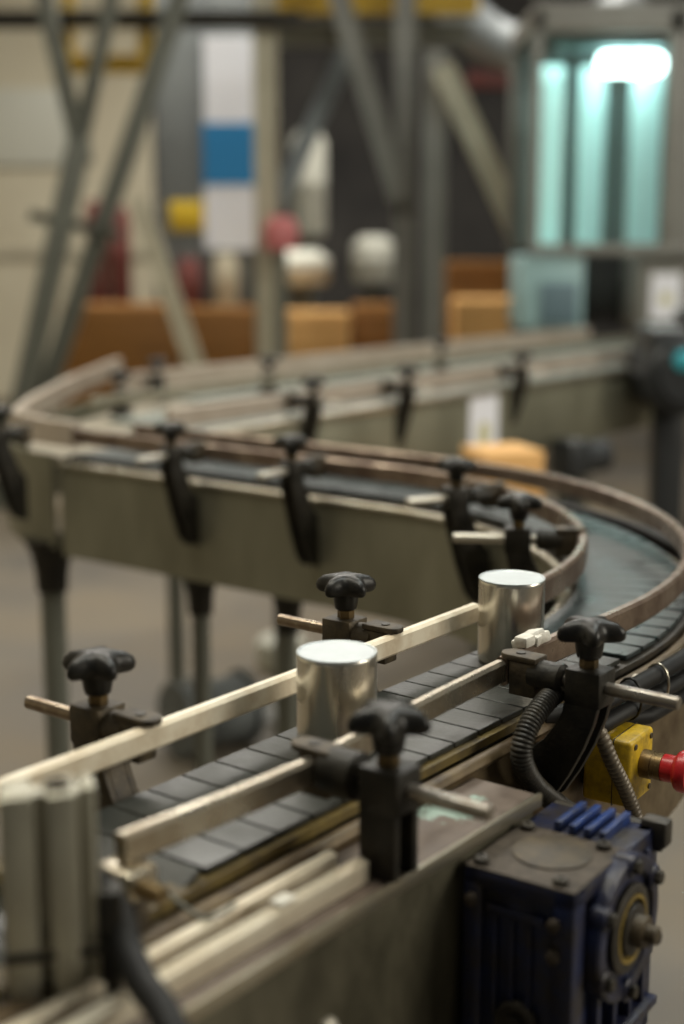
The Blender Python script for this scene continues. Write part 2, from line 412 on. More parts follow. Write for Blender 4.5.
# motor housing beside the near run: top plate, skirt, bright folded edge
c = MB(); c.box(-0.75, 0.258, -0.214, -0.150, -0.030, -0.025, 0.0008); c.build('housing_plate', 'plate_t', conv)
c = MB(); c.box(-0.75, 0.250, -0.213, -0.152, -0.50, -0.031, 0.002); c.build('housing_body', 'housing', conv)
c = MB(); c.box(-0.75, 0.258, -0.2165, -0.2125, -0.034, -0.0225, 0.0015); c.build('housing_edge', 'frame_lip', conv)
c = MB(); c.lathe([(0.010, 0), (0.010, 0.004), (0.006, 0.006), (0.006, 0.010), (0, 0.011)], 6, Matrix.Translation((-0.02, -0.213, -0.10)) @ Matrix.Rotation(PI/2, 4, 'X'))
c.build('bolt', 'rod_end', conv)

# ------------------------------------------------------------------ wide far run with three lanes
far = thing('conveyor', 'wide multi-lane conveyor bed leading away to the glazed machine', 'conveyor', (1.2, 1.36, 0))
def FP(pts): return [(x-1.2, y-1.36) for x, y in pts]
c = MB(); c.prism(FP([(1.19, 1.405), (4.75, 1.405), (4.75, 2.06), (2.2, 2.06), (1.5, 1.75), (1.3, 1.62), (1.19, 1.5)]), 'z', -0.03, -0.012)
c.build('bed_plate', 'frame_lip', far)
for ly in (1.47, 1.66, 1.90):
    c = MB(); slats(c, FP([(1.5 if ly < 1.6 else (1.62 if ly < 1.7 else 2.05), ly), (4.7, ly)]), 0.125, 0.0381, -0.009, -0.003, 0.003)
    c.build('slat_chain', 'far_slat', far)
c = MB(); c.box(0.34, 3.55, -0.008, 0.0, -0.21, -0.010, 0.003); c.build('side_plate', 'frame', far)
c = MB(); c.box(0.34, 3.55, -0.016, 0.008, -0.016, 0.004, 0.004); c.build('frame_edge', 'frame_lip', far)
c = MB(); c.box(1.0, 3.55, 0.705, 0.713, -0.21, -0.004, 0.003); c.build('side_plate', 'frame', far)
c = MB(); c.sweep(FP([(1.185, 1.42), (1.19, 1.52), (1.26, 1.65), (1.46, 1.79), (1.84, 2.06), (2.2, 2.07)]), rect(-0.004, 0.004, -0.20, -0.008)); c.build('end_plate', 'frame', far)
for x, y in ((0.7, 0.06), (2.1, 0.06), (0.9, 0.62), (2.1, 0.62), (3.3, 0.06), (3.3, 0.62)):
    c = MB(); c.cyl((x, y, FLOOR), (x, y, -0.03), 0.024, 16); c.build('leg', 'green_st', far)

# ------------------------------------------------------------------ guide rails
def guide(name_mat, pts, hw, z0, z1, label):
    o = bpy.data.objects.new('x', None)
    c = MB(); c.sweep(pts, rect(-hw, hw, z0, z1, 0.0028))
    bpy.data.objects.remove(o)
    r = inconv(c.build('guide_rail', name_mat)); return tag(r, label, 'rail', 'guide rails along the conveyor')
guide('cream', [(-0.55+0.05*i, 0.001) for i in range(22)] , 0.0055, 0.030, 0.050, 'straight cream guide rail on the left of the belt behind both cans')
guide('rail', [(-0.118, -0.128), (-0.06, -0.133), (0.0, -0.1375), (0.05, -0.139), (0.10, -0.136), (0.16, -0.131), (0.24, -0.1265), (0.32, -0.1235), (0.345, -0.123)],
      0.0055, 0.029, 0.050, 'short slightly bent steel guide rail in front of the nearer can')
ro = [(0.347, -0.123), (0.45, -0.1235)] + [p for p in run_path(-0.0625, 0.52, end=1.30)]
guide('brown_rail', ro, 0.006, 0.026, 0.052, 'brown guide rail curving round the outside of the bend')
guide('brown_rail', [(0.515, 0.002)] + run_path(0.0625, 0.545, end=1.34), 0.006, 0.022, 0.052, 'brown guide rail curving round the inside of the bend')
guide('pink_rail', [(1.2, 1.36), (1.205, 1.46), (1.25, 1.61), (1.46, 1.80), (1.84, 2.09), (2.34, 2.43)], 0.010, 0.008, 0.060, 'pinkish diagonal guide rail at the far left end of the conveyor')
guide('pink_rail', [(1.50, 1.405), (2.5, 1.405), (3.6, 1.395), (4.6, 1.395)], 0.009, 0.010, 0.055, 'pale guide rail along the front of the wide far bed')
guide('pink_rail', [(1.95, 2.035), (3.0, 2.035), (4.6, 2.03)], 0.010, 0.000, 0.060, 'pale guide rail along the back of the wide far bed')
guide('frame_lip', [(1.62, 1.78), (2.6, 1.78), (4.6, 1.78)], 0.006, 0.020, 0.045, 'thin middle guide rail between the lanes of the wide far bed')

# ------------------------------------------------------------------ cans
def make_can(x, y, label, rot):
    t = thing('can', label, 'can', (x, y, 0.0), rot, 'aluminium cans on the belt')
    c = MB(); c.lathe([(0.030, 0.0), (0.0322, 0.002), (0.0327, 0.005), (0.0327, 0.0805), (0.0325, 0.083), (0.0321, 0.0836)], 64)
    c.build('body', 'can', t, 30)
    c = MB(); c.lathe([(0.0322, 0.0832), (0.0328, 0.0840), (0.0325, 0.0848), (0.0313, 0.0846), (0.0306, 0.0840), (0, 0.0840)], 64)
    c.build('lid', 'lid', t, 20)
    return t
make_can(0.186, -0.064, 'bright plain aluminium can standing nearer, beside the black star knob', 0)
make_can(0.494, -0.045, 'bright plain aluminium can standing farther along the belt, at the start of the bend', 1.0)

# ------------------------------------------------------------------ rail clamps
def star(a, z):
    if z < 0.0805: return 1.0
    return 1.0 + 0.20*math.cos(5*a)
def knob_mesh():
    c = MB()
    c.lathe([(0.0085, 0.0635), (0.0105, 0.065), (0.0118, 0.072), (0.0128, 0.080)], 40)
    def lobes(a, z): return 1.0 + (0.25*math.cos(5*a) + 0.04*math.cos(10*a) if z < 0.0968 else 0.10*math.cos(5*a))
    c.lathe([(0.010, 0.0800), (0.0212, 0.0806), (0.0232, 0.0830), (0.0236, 0.0872), (0.0222, 0.0912), (0.0180, 0.0955), (0.0125, 0.0978), (0.007, 0.0988), (0, 0.0990)], 80, None, lobes)
    return c
def bracket_mesh(short, ky=1.0, kz=1.0):
    c = MB()
    if short:
        prof = [(-0.016, 0.055), (-0.016, -0.0245), (0.012, -0.0245), (0.015, -0.005), (0.015, 0.055)]
        inner = [(0.002, 0.02), (0.002, -0.02), (0.010, -0.02), (0.010, 0.02)]
    else:
        prof = [(-0.017, 0.055), (-0.0175, 0.030), (-0.013, 0.010), (-0.004, -0.014), (0.009, -0.040), (0.024, -0.064), (0.036, -0.074), (0.0525, -0.078),
                (0.0528, -0.026), (0.044, -0.021), (0.034, -0.012), (0.024, 0.002), (0.017, 0.016), (0.0145, 0.030), (0.0145, 0.055)]
    def bend(P): return [(v if v < 0.0145 else 0.0145+(v-0.0145)*ky, z if z > 0 else z*kz) for v, z in P]
    if not short: prof = bend(prof)
    for s in (-1, 1):
        a, b = (0.0075, 0.0145) if s > 0 else (-0.0145, -0.0075)
        c.prism(prof, 'x', a, b, 0.0012)
    # web between the two cheeks, set back from the outer edge
    if short: web = [(-0.004, 0.02), (-0.004, -0.0245), (0.012, -0.0245), (0.0148, -0.005), (0.0148, 0.02)]
    else: web = bend([(-0.006, 0.022), (-0.004, 0.010), (0.004, -0.014), (0.017, -0.038), (0.030, -0.056), (0.0522, -0.064), (0.0524, -0.0268), (0.044, -0.0217), (0.034, -0.0127), (0.0238, 0.0015), (0.0168, 0.0155), (0.0142, 0.022)])
    c.prism(web, 'x', -0.0076, 0.0076)
    c.box(-0.0150, 0.0150, -0.0180, 0.0152, 0.024, 0.0555, 0.0018)
    return c
def make_clamp(short=False, barrel=0.0, rodm='rod', body='black', kn='knob', reach=0.0, ky=1.0, kz=1.0):
    t = thing('rail_clamp', 'x', 'clamp', (0, 0, 0), 0, 'rail clamps with star knobs')
    bracket_mesh(short, ky, kz).build('bracket', body, t)
    c = MB(); c.cyl((0, -0.083, 0.040), (0, 0.046+reach, 0.040), 0.0058, 18, bev=0.001); c.build('rod', rodm, t)
    c = MB(); c.cyl((0, 0, 0.0553), (0, 0, 0.0645), 0.0082, 6 if not short else 16, bev=0.0006); c.build('nut', 'brass', t)
    knob_mesh().build('knob', kn, t)
    c = MB()
    r = 0.0135 + barrel
    c.lathe([(0.010, 0), (r, 0.003), (r, 0.020), (r*0.92, 0.032)], 24, Matrix.Translation((0, 0.022+reach, 0.040)) @ Matrix.Rotation(-PI/2, 4, 'X'))
    hold = c.build('connector', body, t)
    c = MB()                                       # flat lug with a bolt hole, lying over the rail
    pts = [(-0.0105, 0.046), (0.0105, 0.046), (0.0105, 0.074)] + [(0.0105*math.cos(a), 0.074+0.0105*math.sin(a)) for a in [PI*k/8 for k in range(1, 8)]] + [(-0.0105, 0.074)]
    c.prism([(u, v+reach) for u, v in pts], 'z', 0.0508, 0.0562, 0.0012)
    c.box(-0.010, 0.010, 0.046+reach, 0.0725+reach, 0.020, 0.0506, 0.0015)
    c.build('rail_grip', 'dusty', t)
    c = MB(); c.cyl((0, 0.066+reach, 0.0555), (0, 0.066+reach, 0.0572), 0.0042, 12); c.build('grip_screw', 'dark_gap', t)
    return t
def place(src, first, x, y, rot, label):
    t = src if first else copy_tree(src)
    t.location = W(x, y, 0); t.rotation_euler = (0, 0, ROT+rot); t['label'] = label
    return t
CL = make_clamp(rodm='rod_grey')
place(CL, True, 0.356, -0.203, 0, 'sharp black rail clamp between the yellow stop box and the farther can')
DC = make_clamp(body='dusty', reach=-0.019, ky=0.62)
place(DC, True, 0.037, 0.057, PI, 'dusty rail clamp with black knob at the left of the belt, nearest the aluminium post')
place(DC, False, 0.360, 0.059, PI, 'dusty rail clamp with black star knob behind the nearer can')
SC = make_clamp(rodm='rod_grey', short=True, barrel=0.004)
place(SC, True, 0.068, -0.200, 0, 'blurred black rail clamp with thick barrel standing beside the blue gearbox')
# around the bend and the far run, on taller brackets
def radial(r, deg): return (C1[0]+r*math.cos(R(deg)), C1[1]+r*math.sin(R(deg)))
FC = make_clamp(kz=1.7, rodm='rod_end')
def inner(deg): x, y = radial(RT-0.142, deg); return x, y, R(deg)-PI/2
for i, (x, y, r, lab) in enumerate([
        inner(-59) + ('black rail clamp inside the bend just behind the farther can',),
        inner(-25) + ('black rail clamp inside the bend with pale rod, left of the farther can',),
        (1.093, 0.727, -PI/2, 'black rail clamp on the far run, above the knob behind the nearer can'),
        (1.093, 1.001, -PI/2, 'black rail clamp on the left half of the grey far side plate'),
        (1.066, 1.435, -PI/2, 'black rail clamp at the extreme left end of the conveyor'),
        (1.90, 1.325, 0, 'black rail clamp on the wide far bed, leftmost of three'),
        (2.287, 1.325, 0, 'black rail clamp on the wide far bed, left of the white paper notice'),
        (2.860, 1.325, 0, 'black rail clamp on the wide far bed, right of the white paper notice')]):
    place(FC, i == 0, x, y, r, lab)
def make_post():
    t = thing('rail_post', 'x', 'clamp', (0, 0, 0), 0, 'black knobbed posts on the far bed')
    c = MB(); c.box(-0.014, 0.014, -0.014, 0.014, -0.004, 0.055, 0.002); c.cyl((0, 0, -0.006), (0, 0, 0.004), 0.03, 20, bev=0.001); c.build('post', 'black', t)
    knob_mesh().build('knob', 'knob', t); return t
RP = make_post()
for i, (x, y, lab) in enumerate([(2.30, 1.80, 'black knobbed post on the far bed behind the tall knobs'),
                                 (3.16, 1.80, 'black knobbed post on the far bed in front of the orange boxes'),
                                 (1.74, 1.80, 'black knobbed post on the far bed nearest its left end'),
                                 (2.06, 1.99, 'black knobbed post on the far bed by the diagonal rail')]):
    t = RP if i == 0 else copy_tree(RP)
    t.location = W(x, y, 0.0); t.rotation_euler = (0, 0, ROT+i); t['label'] = lab

# ------------------------------------------------------------------ white tape lump on the rail
c = MB()
random.seed(3)
for k in range(7):
    a = random.uniform(-1, 1)
    c.box(-0.008, 0.008, -0.007, 0.007, -0.005, 0.005, 0.0022, Matrix.Translation((0.402+0.011*random.uniform(-1.4, 1.4), -0.121+0.003*a, 0.0540+0.004*random.random())) @ Matrix.Rotation(random.uniform(-.8, .8), 4, (random.random(), random.random(), 1)))
tag(inconv(c.build('tape_wad', 'white')), 'crumpled white tape wad stuck on the rail beside the sharp black clamp', 'tape')

# ------------------------------------------------------------------ ribbed hoses and cables
def hose(pts, r, m, label, pitch=0.0034, per=14):
    P = catmull(pts, per)
    # resample by arc length
    d = [0]
    for a, b in zip(P, P[1:]): d.append(d[-1]+(b-a).length)
    n = int(d[-1]/(pitch/4)); Q = []; rr = []
    j = 0
    for i in range(n+1):
        s = d[-1]*i/n
        while j < len(d)-2 and d[j+1] < s: j += 1
        f = (s-d[j])/max(1e-9, d[j+1]-d[j]); Q.append(P[j].lerp(P[j+1], f))
        rr.append(r*(1.0 - (0.0, 0.05, 0.17, 0.05)[i % 4]))
    c = MB(); c.tube(Q, rr, 18)
    return tag(inconv(c.build('ribbed_hose', m, None, 60)), label, 'hose')
hose([(0.425, -0.178, 0.022), (0.385, -0.172, 0.027), (0.346, -0.172, 0.025), (0.312, -0.172, 0.010), (0.300, -0.172, -0.014), (0.318, -0.174, -0.044), (0.358, -0.178, -0.076), (0.392, -0.176, -0.100), (0.405, -0.162, -0.118), (0.408, -0.148, -0.124)],
     0.0098, 'conduit', 'thick black ribbed hose looping down beside the sharp black clamp')
hose([(0.405, -0.175, 0.0), (0.408, -0.190, -0.022), (0.416, -0.198, -0.048), (0.436, -0.204, -0.082), (0.448, -0.210, -0.116), (0.425, -0.222, -0.146), (0.365, -0.236, -0.140), (0.310, -0.248, -0.125)],
     0.0072, 'conduit_g', 'thin grey-brown ribbed hose between the black clamp and the yellow stop box', 0.0052)
def arc_cable(off, zz, r, label, x0=0.43, wob=0.0006, ph=0.0):
    P = [(x0-0.045, CY-0.078, zz), (x0-0.02, CY-0.092, zz)]
    pts = run_path(off, x0, end=0.75)
    for i, (x, y) in enumerate(pts):
        P.append((x, y, zz + wob*math.sin(i*0.55+ph)))
    c = MB(); c.tube(P, r, 12)
    return tag(inconv(c.build('cable', 'rubber')), label, 'cable', 'black cables along the bend')
cb1 = arc_cable(-0.106, -0.008, 0.0085, 'uppermost thick black cable running under the outer rail of the bend')
cb2 = arc_cable(-0.109, -0.0265, 0.0085, 'lower thick black cable running under the outer rail of the bend', 0.44, 0.0006, 1.3)
cb3 = arc_cable(-0.106, -0.047, 0.008, 'lowest black cable on the side of the bend above the stop button', 0.545, 0.0006, 2.1)
for k, s in enumerate((0.50, 0.560)):
    c = MB(); P = []
    for i in range(17):
        a = 2*PI*i/16; P.append((s, CY-0.1075+0.0125*math.cos(a), -0.0165+0.0205*math.sin(a)))
    c.tube(P, 0.0014, 8)
    tag(inconv(c.build('cable_tie', 'black' if k == 0 else 'frame_lip')), ('thin black tie' if k == 0 else 'thin pale tie')+' binding the cables under the outer rail', 'cable tie')
for k, (px_, zz) in enumerate([(0.52, -0.004), (0.548, 0.0), (0.60, -0.002), (0.655, 0.0)]):
    c = MB(); c.lathe([(0.0045, 0), (0.0062, 0.002), (0.0062, 0.005), (0.004, 0.0085), (0, 0.0095)], 12, Matrix.Translation((px_, CY-0.0875, -0.013+zz)) @ Matrix.Rotation(PI/2, 4, 'X'))
    c.build('cap_bolt', 'rod_end', conv)

# ------------------------------------------------------------------ emergency stop box
es = thing('emergency_stop', 'yellow emergency stop box with round red push button on the conveyor side', 'emergency stop', (0.472, -0.153, -0.103), R(4))
c = MB(); c.box(-0.028, 0.028, -0.047, 0.0, 0.0, 0.064, 0.004, None, 3); c.build('box', 'yellow', es)
c = MB(); c.box(-0.0285, 0.0285, -0.030, -0.0292, -0.0005, 0.0645, 0.0003); c.build('lid_seam', 'dark_gap', es)
for x in (-0.018, 0.020):
    for z in (0.007, 0.057):
        c = MB(); c.cyl((x, -0.0465, z), (x, -0.0482, z), 0.0028, 10); c.build('screw', 'dusty', es)
c = MB(); c.lathe([(0.0135, 0), (0.0135, 0.010), (0.0125, 0.0105), (0.0125, 0.014), (0.0132, 0.0145), (0.0132, 0.020)], 28, Matrix.Translation((0.003, -0.047, 0.035)) @ Matrix.Rotation(PI/2, 4, 'X'))
c.build('collar', 'brass', es)
c = MB(); c.lathe([(0.0122, 0.0195), (0.0128, 0.021), (0.0128, 0.031), (0.0175, 0.034), (0.0195, 0.037), (0.0195, 0.043), (0.0180, 0.0455), (0.010, 0.0470), (0, 0.0472)], 32, Matrix.Translation((0.003, -0.047, 0.035)) @ Matrix.Rotation(PI/2, 4, 'X'))
c.build('push_button', 'red', es)
c = MB(); c.box(-0.02, 0.02, -0.002, 0.0305, 0.012, 0.05, 0.001); c.build('mount', 'dark_gap', es)

# ------------------------------------------------------------------ blue worm gearbox
gb = thing('gearbox', 'grimy dark blue gearbox with round flange and shaft beside the conveyor', 'gearbox', (0.137, -0.2185, -0.2095), R(3))
LX, LYd, HT = 0.150, 0.090, 0.170
c = MB()
c.box(0.006, LX-0.004, -LYd+0.006, -0.004, 0.004, HT-0.008, 0.003)
c.box(0.0, LX, -LYd, 0.0, HT-0.014, HT, 0.003)             # top slab
c.box(0.0, LX, -LYd, 0.0, 0.0, 0.014, 0.003)               # bottom slab
c.box(0.0, 0.020, -0.016, 0.0, 0.0, HT, 0.003)             # corner columns on the near face
c.box(0.0, 0.020, -LYd, -LYd+0.018, 0.0, HT, 0.003)
c.box(LX-0.018, LX, -LYd, -LYd+0.014, 0.0, HT, 0.003)
for y in (-0.026, -0.040, -0.054): c.box(0.001, 0.010, y-0.0022, y+0.0022, 0.016, HT-0.03, 0.001)
c.box(0.0, 0.012, -0.066, -0.018, HT-0.032, HT-0.024, 0.002)
for x in (0.045, 0.075, 0.105, 0.130):
    c.box(x-0.003, x+0.003, -LYd-0.002, -LYd+0.012, 0.012, HT-0.012, 0.001)
body = c.build('housing', 'blue', gb)
c = MB(); c.box(0.001, LX-0.058, -LYd+0.001, -0.001, HT, HT+0.0012, 0.0005); c.build('top_grime', 'grime', gb)
c = MB(); c.lathe([(0.030, 0), (0.030, 0.0028), (0.028, 0.0034), (0, 0.0034)], 40, Matrix.Translation((0.054, -0.046, HT-0.0004))); c.build('cover_disc', 'dusty', gb)
for x, y in ((0.010, -0.010), (0.010, -0.074), (0.084, -0.010), (0.084, -0.074)):
    c = MB(); c.lathe([(0.006, 0), (0.006, 0.004), (0.0045, 0.0055), (0.002, 0.0055), (0.002, 0.003), (0, 0.003)], 14, Matrix.Translation((x, y, HT+0.0008))); c.build('top_bolt', 'dark_gap', gb)
for y, z in ((-0.008, HT-0.024), (-0.075, HT-0.026), (-0.008, 0.03), (-0.075, 0.03), (-0.075, HT-0.05)):
    c = MB(); c.lathe([(0.0052, 0), (0.0052, 0.004), (0.003, 0.0055), (0, 0.0055)], 12, Matrix.Translation((0.0005, y, z)) @ Matrix.Rotation(-PI/2, 4, 'Y')); c.build('face_bolt', 'grime', gb)
c = MB(); c.lathe([(0.017, 0), (0.017, 0.006), (0.014, 0.007), (0.012, 0.004), (0.006, 0.004), (0.006, 0.008), (0, 0.008)], 28, Matrix.Translation((0.004, -0.046, 0.058)) @ Matrix.Rotation(-PI/2, 4, 'Y')); c.build('oil_plug', 'dark_gap', gb)
# output flange on the right face
fx, fz = 0.078, 0.116
FM = Matrix.Translation((fx, -LYd, fz)) @ Matrix.Rotation(PI/2, 4, 'X')
c = MB()
c.lathe([(0.056, -0.004), (0.056, 0.008), (0.054, 0.010), (0.044, 0.010), (0.042, 0.006), (0.024, 0.006)], 48, FM, lambda a, z: 1 + 0.0*a)
for k in range(6):
    a = R(30+60*k); cx, cz = fx+0.050*math.cos(a), fz+0.050*math.sin(a)
    c.cyl((cx, -LYd+0.003, cz), (cx, -LYd-0.012, cz), 0.0095, 16, bev=0.0015)
c.build('flange', 'blue', gb)
for k in range(6):
    a = R(30+60*k); cx, cz = fx+0.050*math.cos(a), fz+0.050*math.sin(a)
    c = MB(); c.cyl((cx, -LYd-0.0115, cz), (cx, -LYd-0.017, cz), 0.0055, 6, bev=0.0006); c.build('flange_bolt', 'dark_gap', gb)
c = MB(); c.lathe([(0.034, 0.005), (0.034, 0.0105), (0.031, 0.012), (0.027, 0.012), (0.0255, 0.008), (0.0205, 0.008), (0.0195, 0.014), (0.014, 0.015)], 40, FM); c.build('bearing_ring', 'dark_gap', gb)
c = MB(); c.lathe([(0.0262, 0.006), (0.0262, 0.0125), (0.0235, 0.0125), (0.0235, 0.006)], 40, FM); c.build('oil_seal', 'wear_y', gb)
c = MB(); c.lathe([(0.0125, 0.006), (0.0125, 0.022), (0.0115, 0.0235), (0.0075, 0.0235), (0.0070, 0.031), (0.006, 0.032), (0, 0.032)], 28, FM); c.build('shaft', 'dusty', gb)
# cooling fins of the motor end
c = MB(); c.box(LX-0.048, LX+0.03, -LYd+0.010, -0.004, 0.045, HT-0.014, 0.003); c.build('motor_body', 'blue', gb)
for k in range(4):
    c = MB(); y = -0.030-0.0125*k; c.box(LX-0.056, LX-0.006, y-0.0028, y+0.0028, HT-0.004, HT+0.0085, 0.001); c.build('cooling_fin', 'blue_clean', gb)
c = MB(); c.box(LX-0.006, LX+0.004, -LYd-0.006, -0.002, HT-0.020, HT+0.001, 0.002); c.box(LX-0.008, LX+0.008, -LYd-0.010, -LYd+0.012, HT-0.016, HT+0.006, 0.003); c.build('end_shield', 'dark_gap', gb)
c = MB(); c.box(0.03, LX-0.004, -LYd-0.008, -LYd+0.010, 0.022, 0.030, 0.002); c.build('foot_bracket', 'blue', gb)
c = MB(); c.box(0.01, LX-0.01, -LYd+0.01, 0.010, -0.04, 0.004, 0.002); c.build('mounting_bracket', 'dark_gap', gb)

# ------------------------------------------------------------------ foreground aluminium pieces
pt = thing('aluminium_post', 'short upright grooved aluminium post, blurred, in the near left corner', 'post', (-0.191, -0.147, -0.025), R(-52+14))
def extrusion(w, d, h):
    c = MB()
    for x0, x1, y0 in ((-w/2, -w*0.14, -d/2), (-w*0.02, w*0.30, -d/2-0.002), (w*0.36, w/2, -d/2+0.006)):
        c.box(x0, x1, y0, d/2, 0, h, 0.0022)
    c.box(-w/2+0.003, w/2-0.003, -d/2+0.013, d/2-0.004, 0.001, h-0.004)
    return c
extrusion(0.054, 0.030, 0.134).build('profile', 'alu_grey', pt)
c = MB(); c.lathe([(0.0075, 0.132), (0.0075, 0.1365), (0.004, 0.1375), (0.004, 0.135), (0, 0.135)], 14, Matrix.Translation((0.006, -0.002, 0))); c.build('end_screw', 'dusty', pt)
# its cable tie, black clip and cable
c = MB(); c.sweep([(-0.0285, 0.016), (-0.0285, -0.0163), (0.0285, -0.0163), (0.0285, 0.016), (-0.0285, 0.016)], rect(-0.0008, 0.0008, 0.036, 0.041)); c.build('strap', 'black', pt)
t = thing('black_clip', 'black plastic clip strapped to the right side of the near aluminium post', 'clip', (-0.166, -0.168, -0.025), R(-42))
c = MB(); c.box(-0.007, 0.008, -0.010, 0.010, 0.030, 0.070, 0.003); c.box(-0.006, 0.006, -0.010, 0.010, 0.0, 0.04, 0.003); c.build('clip_body', 'black', t)
c = MB(); c.tube(catmull([(-0.168, -0.152, 0.048), (-0.160, -0.166, 0.030), (-0.168, -0.185, 0.010), (-0.182, -0.212, 0.004), (-0.198, -0.248, -0.002), (-0.24, -0.33, -0.05)], 8), 0.0095, 14)
tag(inconv(c.build('cable', 'rubber')), 'thick black cable leaving the near aluminium post towards the lower edge', 'cable')
def bar(x0, x1, y0, y1, z0, z1, label, m='alu'):
    c = MB(); c.box(x0, x1, y0, y1, z0, z1, 0.0012); n = (y0+y1)/2
    c.box(x0, x1-0.0006, n-0.0015, n+0.0015, z1-0.0006, z1+0.0012, 0.0004)
    return tag(inconv(c.build('aluminium_bar', m)), label, 'bar', 'aluminium bars on the housing plate')
bar(-0.42, 0.048, -0.199, -0.187, -0.0245, -0.009, 'longer pale aluminium bar lying on the housing plate, nearest the camera')
bar(-0.42, 0.046, -0.173, -0.163, -0.0245, -0.010, 'pale aluminium bar lying on the housing plate close beside the belt')
c = MB(); P = catmull([(-0.125, -0.075, 0.012), (-0.108, -0.098, 0.016), (-0.092, -0.122, 0.012), (-0.088, -0.148, -0.002), (-0.086, -0.166, -0.0072), (-0.076, -0.172, -0.0072), (-0.060, -0.171, -0.0072)], 8)
c.tube(P, 0.0016, 8); tag(inconv(c.build('bent_wire', 'green_st')), 'thin bent olive wire hooked over the bars in the near foreground', 'wire')
c = MB(); c.box(-0.046, -0.030, -0.198, -0.187, -0.0080, -0.0050, 0.0010); tag(inconv(c.build('tape_scrap', 'white')), 'small white scrap lying on the longer aluminium bar', 'scrap')
t = thing('rail_stop', 'small tan end block holding the near end of the bent steel rail', 'bracket', (-0.115, -0.128, 0), 0)
c = MB(); c.box(-0.010, 0.014, -0.016, 0.016, 0.008, 0.0285, 0.003); c.build('block', 'rail', t)
c = MB(); c.cyl((-0.002, -0.014, 0.018), (-0.002, -0.036, 0.018), 0.006, 14, bev=0.001); c.build('screw', 'brass', t)
c = MB(); c.box(-0.006, 0.006, -0.016, -0.010, -0.0245, 0.012, 0.001); c.build('stem', 'dusty', t)

# ------------------------------------------------------------------ paper notice on the far bed
t = thing('paper_notice', 'white paper notice with pale yellow mark taped to the front of the wide far bed', 'notice', (2.700, 1.3505, -0.208), 0)
c = MB(); c.box(-0.075, 0.075, -0.0012, 0.0, 0.0, 0.195); c.build('sheet', 'paper', t)
c = MB(); c.lathe([(0.035, 0), (0.035, 0.0006), (0, 0.0006)], 24, Matrix.Translation((0.0, -0.0012, 0.085)) @ Matrix.Rotation(PI/2, 4, 'X')); c.build('print', 'paper_y', t)

# ------------------------------------------------------------------ background: glazed machine
def wbox(mb, px0, px1, py0, py1, Y, dY, bev=0.01):
    """box whose near face sits at depth Y between these points of view"""
    a = at(px0, py1, Y); b = at(px1, py0, Y); mb.box(a.x, b.x, Y, Y+dY, a.z, b.z, bev); return mb
YM = 6.2
a = at(530, 250, YM); b = at(760, 10, YM)
mc = thing('glazed_machine', 'tall grey machine with glazed guard and lit cyan interior at the end of the conveyor', 'machine', (a.x, YM, 0), 0, world=True)
ox, oz = a.x, 0.0
X1 = b.x-a.x; ZB = a.z; ZT = b.z
def px(x): return at(x, 130, YM).x - ox
def pz(y): return at(600, y, YM).z
DP = 0.9
c = MB()
c.box(0, px(541), 0, 0.05, ZB-0.02, ZT, 0.006); c.box(px(666), px(682), 0, 0.05, ZB, ZT, 0.006); c.box(px(745), X1, 0, 0.05, ZB, ZT, 0.006)
c.box(0, X1, 0, 0.05, pz(33), ZT, 0.006); c.box(0, X1, -0.01, 0.06, ZB-0.02, pz(244), 0.006)
c.box(0, 0.05, DP-0.05, DP, ZB, ZT, 0.006); c.box(X1-0.05, X1, DP-0.05, DP, ZB, ZT, 0.006); c.box(0, X1, DP-0.05, DP, ZT-0.08, ZT, 0.006)
for x in (0, X1-0.05): c.box(x, x+0.05, 0, DP, ZT-0.06, ZT-0.01, 0.006)
c.build('guard_frame', 'mach', mc)
c = MB(); c.box(0.0, X1, 0, DP, ZT, ZT+0.03, 0.006); c.build('roof', 'mach', mc)
c = MB(); c.box(0.02, X1-0.02, DP-0.02, DP-0.005, ZB, ZT, 0.003); c.build('back_panel', 'louvre', mc)
c = MB(); c.box(px(541), px(666), 0.02, 0.026, pz(244), pz(33)); c.build('window_pane', 'glass', mc)
c = MB(); c.box(px(682), px(745), 0.02, 0.03, pz(244), pz(33)); c.build('side_panel', 'mach', mc)
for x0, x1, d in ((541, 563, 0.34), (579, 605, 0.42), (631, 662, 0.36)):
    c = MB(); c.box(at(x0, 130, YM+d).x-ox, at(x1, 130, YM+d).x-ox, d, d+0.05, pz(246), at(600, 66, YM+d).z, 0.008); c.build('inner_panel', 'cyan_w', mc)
for k in range(16):
    z = pz(240)+k*(pz(90)-pz(240))/15
    c = MB(); c.box(px(541), px(668), 0.58, 0.62, z, z+0.018, 0.003); c.build('shelf_slat', 'louvre', mc)
TL = px(674)-px(606)
c = MB(); c.lathe([(0.012, 0), (0.034, 0.006), (0.046, 0.03), (0.048, 0.06), (0.048, TL-0.06), (0.046, TL-0.03), (0.034, TL-0.006), (0.012, TL)], 18, Matrix.Translation((px(604), 0.2, pz(58))) @ Matrix.Rotation(PI/2, 4, 'Y'))
c.build('lamp_tube', 'tube', mc)
c = MB(); c.box(px(560), px(700), 0.12, 0.30, pz(43)+0.0, pz(37), 0.01); c.build('lamp_housing', 'mach_blue', mc)
ld = bpy.data.lights.new('added_panel_fill', 'AREA'); ld.shape = 'RECTANGLE'; ld.size = 0.75; ld.size_y = 0.06; ld.energy = 0.9; ld.color = (0.78, 1.0, 0.97)  # extra area light besides the tube, added to brighten the inner panels
lo = bpy.data.objects.new('added_panel_fill', ld); COL.objects.link(lo); lo.location = (ox+px(604), YM+0.32, pz(47)); lo.rotation_euler = (R(24), 0, 0)
